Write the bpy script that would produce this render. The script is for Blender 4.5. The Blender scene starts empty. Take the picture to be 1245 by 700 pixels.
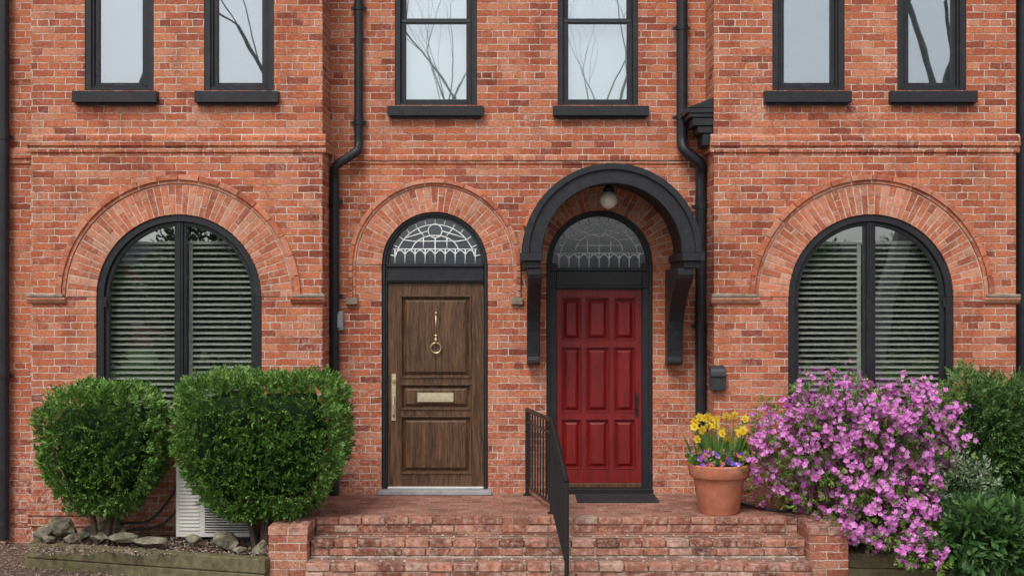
import bpy, bmesh, math, random
import numpy as np
from mathutils import Vector, noise as mnoise
random.seed(7); rng=np.random.default_rng(7)
F=1440.0; CZ=2.083; CD=12.0
def X(px,d): return (px-622.5)/F*d
def Z(py,d): return CZ-(py-350)/F*d
def Yd(d): return d-CD

# ---------------------------------------------------------------- materials
def newmat(name):
    m=bpy.data.materials.new(name); m.use_nodes=True
    nt=m.node_tree; b=nt.nodes['Principled BSDF']; return m,nt,b
def N(nt,t,**kw):
    n=nt.nodes.new(t)
    for k,v in kw.items(): setattr(n,k,v)
    return n
def L(nt,a,b): nt.links.new(a,b)
def ramp(nt,stops,interp='LINEAR'):
    r=N(nt,'ShaderNodeValToRGB'); r.color_ramp.interpolation=interp
    e=r.color_ramp.elements
    while len(e)<len(stops): e.new(0.5)
    for i,(p,c) in enumerate(stops):
        e[i].position=p; e[i].color=(c[0],c[1],c[2],1)
    return r
def mixc(nt,fac,a,b,mode='MIX'):
    n=N(nt,'ShaderNodeMix',data_type='RGBA',blend_type=mode)
    for i,val in ((0,fac),(6,a),(7,b)):
        sock=n.inputs[i]
        if hasattr(val,'links') : L(nt,val,sock)
        elif i==0: sock.default_value=float(val)
        else: sock.default_value=(val[0],val[1],val[2],1)
    return n.outputs[2]
def math_(nt,op,a,b=None,clamp=False):
    n=N(nt,'ShaderNodeMath',operation=op,use_clamp=clamp)
    for i,v in enumerate((a,b)):
        if v is None: continue
        if hasattr(v,'links'): L(nt,v,n.inputs[i])
        else: n.inputs[i].default_value=v
    return n.outputs[0]
def noise(nt,scale,detail=3,vec=None,rough=0.55,out='Fac'):
    n=N(nt,'ShaderNodeTexNoise'); n.inputs['Scale'].default_value=scale
    n.inputs['Detail'].default_value=detail; n.inputs['Roughness'].default_value=rough
    if vec is not None: L(nt,vec,n.inputs['Vector'])
    return n.outputs[out]
def objco(nt): 
    g=N(nt,'ShaderNodeNewGeometry'); return g.outputs['Position']
def g1(v): return (v,v,v)

WALLC=[(0.0,(0.25,0.066,0.042)),(0.10,(0.38,0.10,0.056)),(0.35,(0.49,0.142,0.070)),(0.65,(0.56,0.185,0.092)),(0.87,(0.57,0.235,0.145)),(1.0,(0.42,0.108,0.06))]
def brick_mat(name,cols,w=0.215,h=0.07,mortar=(0.68,0.58,0.50),mortar2=(0.38,0.20,0.135),ms=0.0062,white=0.45,dirt=0.0,squash=True,low=0.0):
    m,nt,b=newmat(name)
    uv=N(nt,'ShaderNodeUVMap'); pos=objco(nt)
    nc=noise(nt,12,2,pos,out='Color',rough=.8)
    sub=N(nt,'ShaderNodeVectorMath',operation='SUBTRACT'); L(nt,nc,sub.inputs[0]); sub.inputs[1].default_value=(.5,.5,.5)
    sc=N(nt,'ShaderNodeVectorMath',operation='SCALE'); L(nt,sub.outputs[0],sc.inputs[0]); sc.inputs['Scale'].default_value=0.023
    a2=N(nt,'ShaderNodeVectorMath',operation='ADD'); L(nt,uv.outputs[0],a2.inputs[0]); L(nt,sc.outputs[0],a2.inputs[1])
    br=N(nt,'ShaderNodeTexBrick'); L(nt,a2.outputs[0],br.inputs['Vector'])
    br.offset=0.5; br.offset_frequency=2
    if squash: br.squash=0.5; br.squash_frequency=6
    br.inputs['Color1'].default_value=(0,0,0,1); br.inputs['Color2'].default_value=(1,1,1,1); br.inputs['Mortar'].default_value=(.5,.5,.5,1)
    br.inputs['Scale'].default_value=1; br.inputs['Mortar Size'].default_value=ms; br.inputs['Mortar Smooth'].default_value=0.5
    br.inputs['Brick Width'].default_value=w; br.inputs['Row Height'].default_value=h
    rc=ramp(nt,cols); L(nt,br.outputs['Color'],rc.inputs[0])
    # rain streaking / soot, stretched vertically
    mp=N(nt,'ShaderNodeMapping'); L(nt,pos,mp.inputs[0]); mp.inputs['Scale'].default_value=(2.2,2.2,.75)
    n1=noise(nt,1.3,4,mp.outputs[0],.72); r1=ramp(nt,[(0.30,(0.60,0.55,0.55)),(0.46,(.97,.96,.96)),(0.70,(1.14,1.20,1.15))]); L(nt,n1,r1.inputs[0])
    c=mixc(nt,1.0,rc.outputs[0],r1.outputs[0],'MULTIPLY')
    n2=noise(nt,48,3,pos,0.8); r2=ramp(nt,[(0.27,(0.55,0.50,0.50)),(0.5,(1.0,1.0,1.0)),(0.72,(1.22,1.34,1.42))]); L(nt,n2,r2.inputs[0])
    c=mixc(nt,1.0,c,r2.outputs[0],'MULTIPLY')
    n3=noise(nt,2.3,4,pos,0.72); r3=ramp(nt,[(0.50,g1(0.)),(0.70,g1(1.))]); L(nt,n3,r3.inputs[0])
    r4=ramp(nt,[(0.46,g1(0.)),(0.70,g1(1.))]); 
    n4=noise(nt,24,3,pos,0.75); L(nt,n4,r4.inputs[0])
    e=math_(nt,'MULTIPLY',r3.outputs[0],r4.outputs[0]); e=math_(nt,'MULTIPLY',e,white)
    e=math_(nt,'ADD',e,math_(nt,'MULTIPLY',r4.outputs[0],white*0.12))
    if low>0:
        sx=N(nt,'ShaderNodeSeparateXYZ'); L(nt,pos,sx.inputs[0])
        mr=N(nt,'ShaderNodeMapRange'); L(nt,sx.outputs[2],mr.inputs[0]); mr.inputs[1].default_value=1.3; mr.inputs[2].default_value=-0.1; mr.inputs[3].default_value=0; mr.inputs[4].default_value=low
        e=math_(nt,'ADD',e,math_(nt,'MULTIPLY',mr.outputs[0],math_(nt,'MULTIPLY',r4.outputs[0],n3)),clamp=True)
    c=mixc(nt,e,c,(0.72,0.61,0.54))
    if dirt>0:
        n5=noise(nt,3.5,4,pos,0.7); r5=ramp(nt,[(0.43,g1(0.)),(0.62,g1(1.))]); L(nt,n5,r5.inputs[0])
        c=mixc(nt,math_(nt,'MULTIPLY',r5.outputs[0],dirt),c,(0.11,0.085,0.055))
    nm=noise(nt,5.0,4,pos,0.85); rm=ramp(nt,[(0.38,mortar2),(0.56,mortar)]); L(nt,nm,rm.inputs[0])
    c=mixc(nt,br.outputs['Fac'],c,rm.outputs[0])
    L(nt,c,b.inputs['Base Color']); b.inputs['Roughness'].default_value=0.9; b.inputs['Specular IOR Level'].default_value=0.2
    hgt=math_(nt,'SUBTRACT',math_(nt,'MULTIPLY',n4,0.5),br.outputs['Fac'])
    bp=N(nt,'ShaderNodeBump'); bp.inputs['Strength'].default_value=0.8; bp.inputs['Distance'].default_value=0.007
    L(nt,hgt,bp.inputs['Height']); L(nt,bp.outputs[0],b.inputs['Normal'])
    return m
M_brick=brick_mat('wall_brick',WALLC,low=1.1)
STEPC=[(0,(0.19,0.07,0.045)),(0.4,(0.32,0.125,0.08)),(0.75,(0.40,0.17,0.115)),(1,(0.28,0.10,0.07))]
M_step=brick_mat('step_brick',STEPC,w=0.21,h=0.075,ms=0.011,white=.8,dirt=0.75,mortar=(0.62,0.55,0.47),mortar2=(0.24,0.19,0.14),squash=False)
M_land=brick_mat('landing_brick',[(0,(0.31,0.12,0.08)),(0.5,(0.43,0.18,0.13)),(1,(0.47,0.23,0.17))],w=0.2,h=0.1,ms=0.006,white=0.45,dirt=0.45,mortar=(0.42,0.34,0.28),mortar2=(0.20,0.15,0.11),squash=False)

def island_mat(name,cols,nscale=40,rough=0.85,bump=0.004,transl=0.0,spec=0.2,ns2=0,var=0.25,haze=0.0):
    m,nt,b=newmat(name)
    g=N(nt,'ShaderNodeNewGeometry'); r=ramp(nt,cols); L(nt,g.outputs['Random Per Island'],r.inputs[0])
    n=noise(nt,nscale,2,g.outputs['Position'],.7); r2=ramp(nt,[(0.3,(1-var,)*3),(0.7,(1+var,)*3)]); L(nt,n,r2.inputs[0])
    c=mixc(nt,1.0,r.outputs[0],r2.outputs[0],'MULTIPLY')
    if ns2>0:
        n5=noise(nt,ns2,2,g.outputs['Position']); r5=ramp(nt,[(0.3,(1-var,)*3),(0.7,(1+var,)*3)]); L(nt,n5,r5.inputs[0])
        c=mixc(nt,1.0,c,r5.outputs[0],'MULTIPLY')
    if haze>0:
        n6=noise(nt,18,3,g.outputs['Position'],.75); r6=ramp(nt,[(0.48,g1(0.)),(0.68,g1(haze))]); L(nt,n6,r6.inputs[0])
        c=mixc(nt,r6.outputs[0],c,(0.66,0.55,0.47))
    L(nt,c,b.inputs['Base Color']); b.inputs['Roughness'].default_value=rough; b.inputs['Specular IOR Level'].default_value=spec
    if bump>0:
        bp=N(nt,'ShaderNodeBump'); bp.inputs['Strength'].default_value=0.6; bp.inputs['Distance'].default_value=bump
        L(nt,n,bp.inputs['Height']); L(nt,bp.outputs[0],b.inputs['Normal'])
    if transl>0:
        t=N(nt,'ShaderNodeBsdfTranslucent'); L(nt,c,t.inputs[0]); mx=N(nt,'ShaderNodeMixShader'); mx.inputs[0].default_value=transl
        L(nt,b.outputs[0],mx.inputs[1]); L(nt,t.outputs[0],mx.inputs[2]); L(nt,mx.outputs[0],nt.nodes['Material Output'].inputs[0])
    return m
M_vous=island_mat('arch_brick',[(0,(0.36,0.10,0.055)),(0.35,(0.52,0.16,0.078)),(0.75,(0.57,0.21,0.12)),(1,(0.56,0.27,0.175))],haze=.3,ns2=3,var=.2)
M_nose=island_mat('step_nose_brick',[(0,(0.19,0.075,0.05)),(0.4,(0.33,0.135,0.09)),(0.8,(0.41,0.19,0.135)),(1,(0.45,0.29,0.22))],nscale=25,bump=.008,ns2=4,var=.38,haze=.55)
M_chip=island_mat('mulch_chips',[(0,(0.10,0.065,0.05)),(0.4,(0.24,0.16,0.13)),(0.8,(0.42,0.32,0.27)),(1,(0.58,0.44,0.40))],bump=0)
M_yew=island_mat('yew_leaves',[(0,(0.04,0.11,0.02)),(0.4,(0.095,0.215,0.038)),(0.8,(0.18,0.33,0.06)),(1,(0.32,0.47,0.13))],nscale=4,bump=0,transl=0.15,rough=0.5,spec=0.4)
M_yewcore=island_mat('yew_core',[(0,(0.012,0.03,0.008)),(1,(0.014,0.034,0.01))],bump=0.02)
M_conifer=island_mat('conifer_leaves',[(0,(0.045,0.12,0.03)),(0.6,(0.11,0.22,0.065)),(1,(0.25,0.36,0.12))],nscale=4,bump=0,transl=0.15,rough=0.55)
M_fartree=island_mat('evergreen_leaves',[(0,(0.04,0.09,0.03)),(0.6,(0.08,0.16,0.055)),(1,(0.15,0.24,0.09))],nscale=1,bump=0,rough=0.55)
M_azleaf=island_mat('azalea_leaves',[(0,(0.08,0.16,0.03)),(0.6,(0.15,0.27,0.05)),(1,(0.28,0.40,0.10))],nscale=4,bump=0,transl=0.25,rough=0.5)
M_pink=island_mat('azalea_petals',[(0,(0.77,0.19,0.64)),(0.5,(0.87,0.33,0.79)),(1,(0.93,0.52,0.89))],nscale=5,bump=0,transl=0.35,rough=0.6,var=0.08)
M_varie=island_mat('variegated_leaves',[(0,(0.08,0.17,0.06)),(0.45,(0.16,0.27,0.11)),(0.7,(0.4,0.47,0.32)),(1,(0.62,0.66,0.52))],nscale=30,bump=0,transl=0.25,rough=0.5)
M_dkleaf=island_mat('dark_shrub_leaves',[(0,(0.04,0.11,0.035)),(0.7,(0.10,0.22,0.065)),(1,(0.20,0.33,0.11))],nscale=5,bump=0,transl=0.15,rough=0.35,spec=0.5)
M_blade=island_mat('daffodil_leaves',[(0,(0.07,0.18,0.035)),(1,(0.18,0.34,0.09))],nscale=5,bump=0,transl=0.3,rough=0.5)
M_yellow=island_mat('yellow_petals',[(0,(0.82,0.52,0.02)),(1,(0.87,0.70,0.10))],nscale=5,bump=0,transl=0.3,var=0.1)
M_pansy=island_mat('pansy_petals',[(0,(0.12,0.04,0.40)),(0.35,(0.2,0.14,0.6)),(0.5,(0.75,0.2,0.03)),(0.7,(0.7,0.35,0.03)),(0.85,(0.5,0.04,0.12)),(1,(0.65,0.5,0.7))],nscale=5,bump=0,transl=0.2)
M_bark=island_mat('bark',[(0,(0.07,0.05,0.04)),(1,(0.12,0.09,0.07))],nscale=25,bump=0.01)
M_greybark=island_mat('grey_bark',[(0,(0.24,0.22,0.20)),(1,(0.32,0.30,0.27))],nscale=6,bump=0)
M_rock=island_mat('rock_stone',[(0,(0.15,0.14,0.10)),(0.5,(0.29,0.26,0.19)),(1,(0.40,0.37,0.29))],nscale=14,bump=0.03,ns2=6,var=0.5)

def simple(name,col,rough=0.5,spec=0.5,metal=0,nscale=20,var=0.12,bump=0.0,dust=None):
    m,nt,b=newmat(name); pos=objco(nt)
    n=noise(nt,nscale,3,pos,0.6); r=ramp(nt,[(0.3,tuple(c*(1-var) for c in col)),(0.7,tuple(c*(1+var) for c in col))]); L(nt,n,r.inputs[0])
    c=r.outputs[0]
    if dust:
        nd=noise(nt,6,4,pos,0.75); rd=ramp(nt,[(0.5,g1(0.)),(0.8,g1(1.))]); L(nt,nd,rd.inputs[0])
        c=mixc(nt,math_(nt,'MULTIPLY',rd.outputs[0],0.5),c,dust)
    L(nt,c,b.inputs['Base Color'])
    rr=math_(nt,'ADD',math_(nt,'MULTIPLY',n,0.2),rough-0.1); L(nt,rr,b.inputs['Roughness'])
    b.inputs['Specular IOR Level'].default_value=spec; b.inputs['Metallic'].default_value=metal
    if bump>0:
        bp=N(nt,'ShaderNodeBump'); bp.inputs['Strength'].default_value=0.5; bp.inputs['Distance'].default_value=bump
        L(nt,n,bp.inputs['Height']); L(nt,bp.outputs[0],b.inputs['Normal'])
    return m
M_black=simple('black_paint',(0.020,0.021,0.026),0.45,0.4,nscale=35,var=0.3,bump=0.001,dust=(0.055,0.055,0.062))
M_iron=simple('wrought_iron',(0.018,0.018,0.02),0.4,0.5,nscale=60,bump=0.001)
M_mortar=simple('mortar',(0.58,0.46,0.385),0.95,0.1,nscale=14,var=0.35,bump=0.004)
M_stone=simple('sill_stone',(0.30,0.24,0.19),0.85,0.2,nscale=15,var=0.3,bump=0.004)
M_thresh=simple('threshold_stone',(0.36,0.36,0.38),0.7,0.3,nscale=15,var=0.2,bump=0.002)
M_blind=simple('shutter_white',(0.84,0.84,0.81),0.5,0.3,nscale=4,var=0.05)
M_room=simple('room_dark',(0.05,0.053,0.055),0.9,0.1)
M_greyback=simple('grey_glass_lightener',(0.15,0.165,0.175),0.9,0.1,nscale=3,var=.3)  # mid grey put behind the casement glass to lighten its tone
M_skypale=simple('pale_sky_tone',(0.62,0.68,0.68),0.9,0.1,nscale=2,var=0.05)  # pale sky reflection of the sash panes, put into a backing colour
M_brass=simple('brass',(0.85,0.72,0.40),0.35,0.5,1,nscale=30,var=0.15)
M_slot=simple('pale_brass',(0.62,0.54,0.36),0.4,0.5,0.3,nscale=30,var=0.1)
M_grey=simple('grey_plastic',(0.30,0.33,0.37),0.5,0.4)
M_dgrey=simple('darkgrey_plastic',(0.035,0.038,0.045),0.4,0.5)
M_white=simple('painted_white_metal',(0.72,0.71,0.67),0.5,0.4,nscale=8,var=0.06)
M_came=simple('white_came',(0.86,0.88,0.88),0.5,0.4,var=.04)
M_terra=simple('terracotta',(0.52,0.19,0.11),0.8,0.3,nscale=9,var=0.22,bump=0.002,dust=(0.6,0.40,0.32))
M_rubber=simple('mat_rubber',(0.045,0.045,0.05),0.9,0.2,nscale=120,var=0.4,bump=0.004)
M_soil=simple('soil',(0.10,0.07,0.05),0.95,0.1,nscale=30,var=0.5,bump=0.03)
M_ground=simple('ground_mulch',(0.16,0.115,0.09),0.95,0.1,nscale=22,var=0.5,bump=0.03)
M_asph=simple('asphalt',(0.05,0.05,0.052),0.9,0.2,nscale=40,var=0.25,bump=0.005)
M_conc=simple('concrete',(0.32,0.31,0.29),0.9,0.2,nscale=6,var=0.15,bump=0.003)
M_grass=simple('grass',(0.06,0.11,0.03),0.9,0.1,nscale=5,var=0.4,bump=0.02)
M_timber=simple('mossy_timber',(0.16,0.14,0.08),0.9,0.1,nscale=14,var=0.4,bump=0.01,dust=(0.12,0.17,0.045))
M_roof=simple('roof_shingle',(0.03,0.03,0.035),0.9,0.2,nscale=10,var=0.3)
def wood(name,c1,c2,c3,rough,coat=0.0,gs=1.0,s1=.40,s3=.62):
    m,nt,b=newmat(name); pos=objco(nt)
    nw=noise(nt,1.2,1,pos); 
    mp=N(nt,'ShaderNodeMapping'); L(nt,pos,mp.inputs[0]); mp.inputs['Scale'].default_value=(17*gs,17*gs,1.1)
    ad=N(nt,'ShaderNodeVectorMath',operation='ADD'); L(nt,mp.outputs[0],ad.inputs[0])
    cb=N(nt,'ShaderNodeCombineXYZ'); L(nt,math_(nt,'MULTIPLY',nw,2.5),cb.inputs[0]); L(nt,cb.outputs[0],ad.inputs[1])
    n=noise(nt,2.0,5,ad.outputs[0],0.72)
    mp2=N(nt,'ShaderNodeMapping'); L(nt,pos,mp2.inputs[0]); mp2.inputs['Scale'].default_value=(75,75,4)
    n2=noise(nt,2,2,mp2.outputs[0],0.7)
    f=math_(nt,'ADD',math_(nt,'MULTIPLY',n,0.55),math_(nt,'MULTIPLY',n2,0.45))
    r=ramp(nt,[(s1,c1),(0.5,c2),(s3,c3)]); L(nt,f,r.inputs[0]); L(nt,r.outputs[0],b.inputs['Base Color'])
    b.inputs['Roughness'].default_value=rough; b.inputs['Coat Weight'].default_value=coat; b.inputs['Coat Roughness'].default_value=0.15
    bp=N(nt,'ShaderNodeBump'); bp.inputs['Strength'].default_value=0.4; bp.inputs['Distance'].default_value=0.002
    L(nt,f,bp.inputs['Height']); L(nt,bp.outputs[0],b.inputs['Normal']); return m
M_oak=wood('dark_oak',(0.035,0.015,0.007),(0.100,0.046,0.020),(0.19,0.095,0.045),0.5,0.05,1,.39,.62)
M_red=wood('red_door_paint',(0.13,0.004,0.004),(0.20,0.006,0.006),(0.25,0.010,0.008),0.45,0.15,0.5)
def glass(name,refl,tint=(1,1,1),wav=0.0,rough=.01,diff=0.0,dcol=(.4,.45,.5),gcol=(0.9,0.96,1)):
    m,nt,b=newmat(name); nt.nodes.remove(b); pos=objco(nt)
    t=N(nt,'ShaderNodeBsdfTransparent'); t.inputs[0].default_value=(*tint,1)
    g=N(nt,'ShaderNodeBsdfGlossy'); g.inputs['Roughness'].default_value=rough; g.inputs[0].default_value=(*gcol,1)
    if wav>0:
        n=noise(nt,3,1,pos); bp=N(nt,'ShaderNodeBump'); bp.inputs['Strength'].default_value=1; bp.inputs['Distance'].default_value=wav
        L(nt,n,bp.inputs['Height']); L(nt,bp.outputs[0],g.inputs['Normal'])
    mx=N(nt,'ShaderNodeMixShader'); mx.inputs[0].default_value=refl
    L(nt,t.outputs[0],mx.inputs[1]); L(nt,g.outputs[0],mx.inputs[2]); o=mx.outputs[0]
    if diff>0:
        d=N(nt,'ShaderNodeBsdfDiffuse'); d.inputs[0].default_value=(*dcol,1); m2=N(nt,'ShaderNodeMixShader'); m2.inputs[0].default_value=diff
        L(nt,o,m2.inputs[1]); L(nt,d.outputs[0],m2.inputs[2]); o=m2.outputs[0]
    L(nt,o,nt.nodes['Material Output'].inputs[0]); return m
M_glassU=glass('casement_glass',0.32,(0.9,0.92,0.94),.0003)
M_glassS=glass('sash_glass',0.36,(0.93,0.96,0.96),.0003)
M_glassL=glass('lower_window_glass',0.42,(0.92,0.95,0.92),.0003)
M_glassF=glass('fanlight_glass',0.16,(0.4,0.46,0.5),0.001,.12,.18,(.16,.22,.28))
m,nt,b=newmat('globe_glass'); b.inputs['Base Color'].default_value=(0.85,0.80,0.68,1); b.inputs['Roughness'].default_value=0.25; M_globe=m

# ---------------------------------------------------------------- mesh builder
class MB:
    def __init__(s): s.v=[];s.f=[];s.m=[];s.mats=[]
    def mi(s,mat):
        if mat not in s.mats: s.mats.append(mat)
        return s.mats.index(mat)
    def add(s,vs,fs,mat):
        o=len(s.v); s.v+= [tuple(v) for v in vs]; k=s.mi(mat)
        for f in fs: s.f.append([o+i for i in f]); s.m.append(k)
    def box(s,x0,x1,y0,y1,z0,z1,mat):
        if x0>x1:x0,x1=x1,x0
        if y0>y1:y0,y1=y1,y0
        if z0>z1:z0,z1=z1,z0
        s.add([(x0,y0,z0),(x1,y0,z0),(x1,y1,z0),(x0,y1,z0),(x0,y0,z1),(x1,y0,z1),(x1,y1,z1),(x0,y1,z1)],
              [(0,3,2,1),(4,5,6,7),(0,1,5,4),(1,2,6,5),(2,3,7,6),(3,0,4,7)],mat)
    def prism(s,pts,axis,a,b_,mat):
        n=len(pts)
        def mk(p,t):
            if axis=='y': return (p[0],t,p[1])
            if axis=='x': return (t,p[0],p[1])
            return (p[0],p[1],t)
        vs=[mk(p,a) for p in pts]+[mk(p,b_) for p in pts]
        fs=[list(range(n)),[2*n-1-i for i in range(n)]]+[(i,i+n,(i+1)%n+n,(i+1)%n) for i in range(n)]
        s.add(vs,fs,mat)
    def arc(s,cx,cz,r0,r1,a0,a1,n,y0,y1,mat):
        vs=[];fs=[]
        for i in range(n+1):
            t=a0+(a1-a0)*i/n; c,q=math.cos(t),math.sin(t)
            vs+=[(cx+r0*c,y0,cz+r0*q),(cx+r1*c,y0,cz+r1*q),(cx+r1*c,y1,cz+r1*q),(cx+r0*c,y1,cz+r0*q)]
        for i in range(n):
            for k in range(4):
                fs.append((i*4+k,i*4+(k+1)%4,(i+1)*4+(k+1)%4,(i+1)*4+k))
        fs.append((3,2,1,0)); fs.append(tuple(n*4+k for k in range(4)))
        s.add(vs,fs,mat)
    def tube(s,pts,r,mat,n=8,cap=True,taper=None):
        pts=[Vector(p) for p in pts]; rings=[]
        for i,p in enumerate(pts):
            d=(pts[min(i+1,len(pts)-1)]-pts[max(i-1,0)]).normalized()
            u=d.orthogonal().normalized() if i==0 else (u-d*u.dot(d)).normalized()
            w=d.cross(u); rr=r if taper is None else taper[i]
            rings.append([p+u*math.cos(2*math.pi*k/n)*rr+w*math.sin(2*math.pi*k/n)*rr for k in range(n)])
        vs=[q for g in rings for q in g]; fs=[]
        for i in range(len(pts)-1):
            for k in range(n): fs.append((i*n+k,i*n+(k+1)%n,(i+1)*n+(k+1)%n,(i+1)*n+k))
        if cap: fs.append(tuple(range(n))[::-1]); fs.append(tuple((len(pts)-1)*n+k for k in range(n)))
        s.add(vs,fs,mat)
    def lathe(s,cx,cy,prof,mat,n=40):
        vs=[];fs=[]
        for r,z in prof:
            for k in range(n): vs.append((cx+r*math.cos(2*math.pi*k/n),cy+r*math.sin(2*math.pi*k/n),z))
        for i in range(len(prof)-1):
            for k in range(n): fs.append((i*n+k,i*n+(k+1)%n,(i+1)*n+(k+1)%n,(i+1)*n+k))
        s.add(vs,fs,mat)
    def build(s,name,parent=None,bevel=0,smooth=False,fixn=True,segs=1):
        me=bpy.data.meshes.new(name); me.from_pydata(s.v,[],s.f)
        for mt in s.mats: me.materials.append(mt)
        me.polygons.foreach_set('material_index',s.m)
        me.update()
        if fixn:
            bm=bmesh.new(); bm.from_mesh(me)
            if smooth: bmesh.ops.remove_doubles(bm,verts=bm.verts,dist=1e-5)
            bmesh.ops.recalc_face_normals(bm,faces=bm.faces); bm.to_mesh(me); bm.free()
        uv=me.uv_layers.new(name='UVMap'); 
        for p in me.polygons:
            nx,ny,nz=abs(p.normal.x),abs(p.normal.y),abs(p.normal.z)
            for li in p.loop_indices:
                c=me.vertices[me.loops[li].vertex_index].co
                if ny>=nx and ny>=nz: uv.data[li].uv=(c.x+21,c.z+21)
                elif nx>=nz: uv.data[li].uv=(c.y+21.05,c.z+21)
                else: uv.data[li].uv=(c.x+21,c.y+21)
        if smooth: me.polygons.foreach_set('use_smooth',[True]*len(me.polygons))
        ob=bpy.data.objects.new(name,me); bpy.context.scene.collection.objects.link(ob)
        if parent: ob.parent=parent
        if bevel>0:
            md=ob.modifiers.new('bev','BEVEL'); md.width=bevel; md.segments=segs; md.limit_method='ANGLE'; md.angle_limit=math.radians(40)
        return ob
def empty(name,loc=(0,0,0)):
    e=bpy.data.objects.new(name,None); bpy.context.scene.collection.objects.link(e); e.empty_display_size=0.2; return e

def wall(mb,x0,x1,z0,z1,y,ops,mat,depth,rmat=None):
    rmat=rmat or mat; xs={x0,x1}
    for o in ops:
        xs|={o['x0'],o['x1']}
        if o.get('arch'):
            cx=(o['x0']+o['x1'])/2; r=(o['x1']-o['x0'])/2; o['cx']=cx;o['r']=r
            for k in range(41): xs.add(cx+r*math.cos(math.pi*k/40))
    xs=sorted(xs); xs=[x for i,x in enumerate(xs) if i==0 or x-xs[i-1]>1e-5]
    def top(o,x):
        if o.get('arch'): return o['z1']+math.sqrt(max(0,o['r']**2-(x-o['cx'])**2))
        return o['z1']
    for xa,xb in zip(xs[:-1],xs[1:]):
        xm=(xa+xb)/2; cur=(z0,z0)
        for o in sorted([o for o in ops if o['x0']<xm<o['x1']],key=lambda o:o['z0']):
            if o['z0']-max(cur)>1e-4: mb.add([(xa,y,cur[0]),(xb,y,cur[1]),(xb,y,o['z0']),(xa,y,o['z0'])],[(0,1,2,3)],mat)
            cur=(top(o,xa),top(o,xb))
        mb.add([(xa,y,cur[0]),(xb,y,cur[1]),(xb,y,z1),(xa,y,z1)],[(0,1,2,3)],mat)
    for o in ops:
        P=[(o['x0'],o['z0']),(o['x0'],o['z1'])]
        if o.get('arch'): P+=[(o['cx']-o['r']*math.cos(math.pi*k/40),o['z1']+o['r']*math.sin(math.pi*k/40)) for k in range(1,40)]
        P+=[(o['x1'],o['z1']),(o['x1'],o['z0'])]
        for i in range(len(P)):
            a=P[i];b=P[(i+1)%len(P)]
            mb.add([(a[0],y,a[1]),(b[0],y,b[1]),(b[0],y+depth,b[1]),(a[0],y+depth,a[1])],[(0,3,2,1)],rmat)

# ---------------------------------------------------------------- HOUSE
house=empty('brick_house')
DB=11.5; YB=-0.5
mb=MB()
D1c=X(528.5,12); D2c=X(729,12); DR=0.535
Z1=Z(322,12); Z2=Z(320,12)
ops_main=[dict(x0=D1c-DR-.004,x1=D1c+DR+.004,z0=0.0,z1=Z1,arch=True),dict(x0=D2c-DR-.004,x1=D2c+DR+.004,z0=0.0,z1=Z2,arch=True),
  dict(x0=X(480,12),x1=X(580,12),z0=Z(128,12),z1=5.75),dict(x0=X(678,12),x1=X(776,12),z0=Z(128,12),z1=5.75)]
wall(mb,-7.5,7.5,-0.6,7.0,0.0,ops_main,M_brick,0.13)
LB=(X(38,DB),X(392,DB)); RB=(X(868,DB),X(1235,DB))
LA=X(217.5,DB); RA=X(1059,DB); AR=0.80; AZ=Z(361,DB); WZ=0.75
upL=[(X(103,DB),X(187,DB)),(X(248,DB),X(333,DB))]; upR=[(X(939,DB),X(1027,DB)),(X(1091,DB),X(1175,DB))]
UZ=Z(110,DB)
for (b0,b1),ac,ups in ((LB,LA,upL),(RB,RA,upR)):
    ops=[dict(x0=ac-AR-.004,x1=ac+AR+.004,z0=WZ,z1=AZ,arch=True)]+[dict(x0=a,x1=c,z0=UZ,z1=5.75) for a,c in ups]
    wall(mb,b0,b1,-0.6,7.0,YB,ops,M_brick,0.13)
    mb.add([(b0,0,-.6),(b0,YB,-.6),(b0,YB,7),(b0,0,7)],[(0,1,2,3)],M_brick)
    mb.add([(b1,YB,-.6),(b1,0,-.6),(b1,0,7),(b1,YB,7)],[(0,1,2,3)],M_brick)
mb.build('walls',house,fixn=False)

mb=MB()
def course(x0,x1,y,z0,z1,pr,e0=0,e1=0):
    h=(z1-z0)
    prof=[(0.002,z0),(-pr*0.5,z0+0.004),(-pr*0.5,z0+h*0.33),(-pr,z0+h*0.36),(-pr,z0+h*0.8),(-pr*0.25,z1),(0.002,z1)]
    mb.prism([(y+a,b) for a,b in prof],'x',x0-e0,x1+e1,M_brick)
for b0,b1 in (LB,RB):
    course(b0,b1,YB,Z(186,DB),Z(163,DB),0.035,0.035,0.035)
    course(b0,b1,YB,Z(640,DB),Z(600,DB),0.03,0.03,0.03)
    for e in (b0,b1):
        mb.box(e-.03,e+.03,YB+.003,-0.01,Z(183,DB),Z(167,DB),M_brick)
course(LB[1]+.05,RB[0]-.05,0,Z(200,12),Z(188,12),0.025)
course(-7.4,LB[0]-.05,0,Z(200,12),Z(180,12),0.03); course(RB[1]+.05,7.4,0,Z(200,12),Z(180,12),0.03)
mb.box(-7.6,7.6,-0.75,0.2,7.0,7.18,M_black)
mb.prism([(-0.8,7.18),(4.5,10.0),(4.5,7.18)],'x',-7.6,7.6,M_roof)
mb.box(-7.5,-7.45,0.01,4.4,-0.6,6.99,M_brick); mb.box(7.45,7.5,0.01,4.4,-0.6,6.99,M_brick); mb.box(-7.44,7.44,4.3,4.4,-0.6,6.99,M_brick)
mb.build('string_courses_and_roof',house,bevel=0.004)

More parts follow.
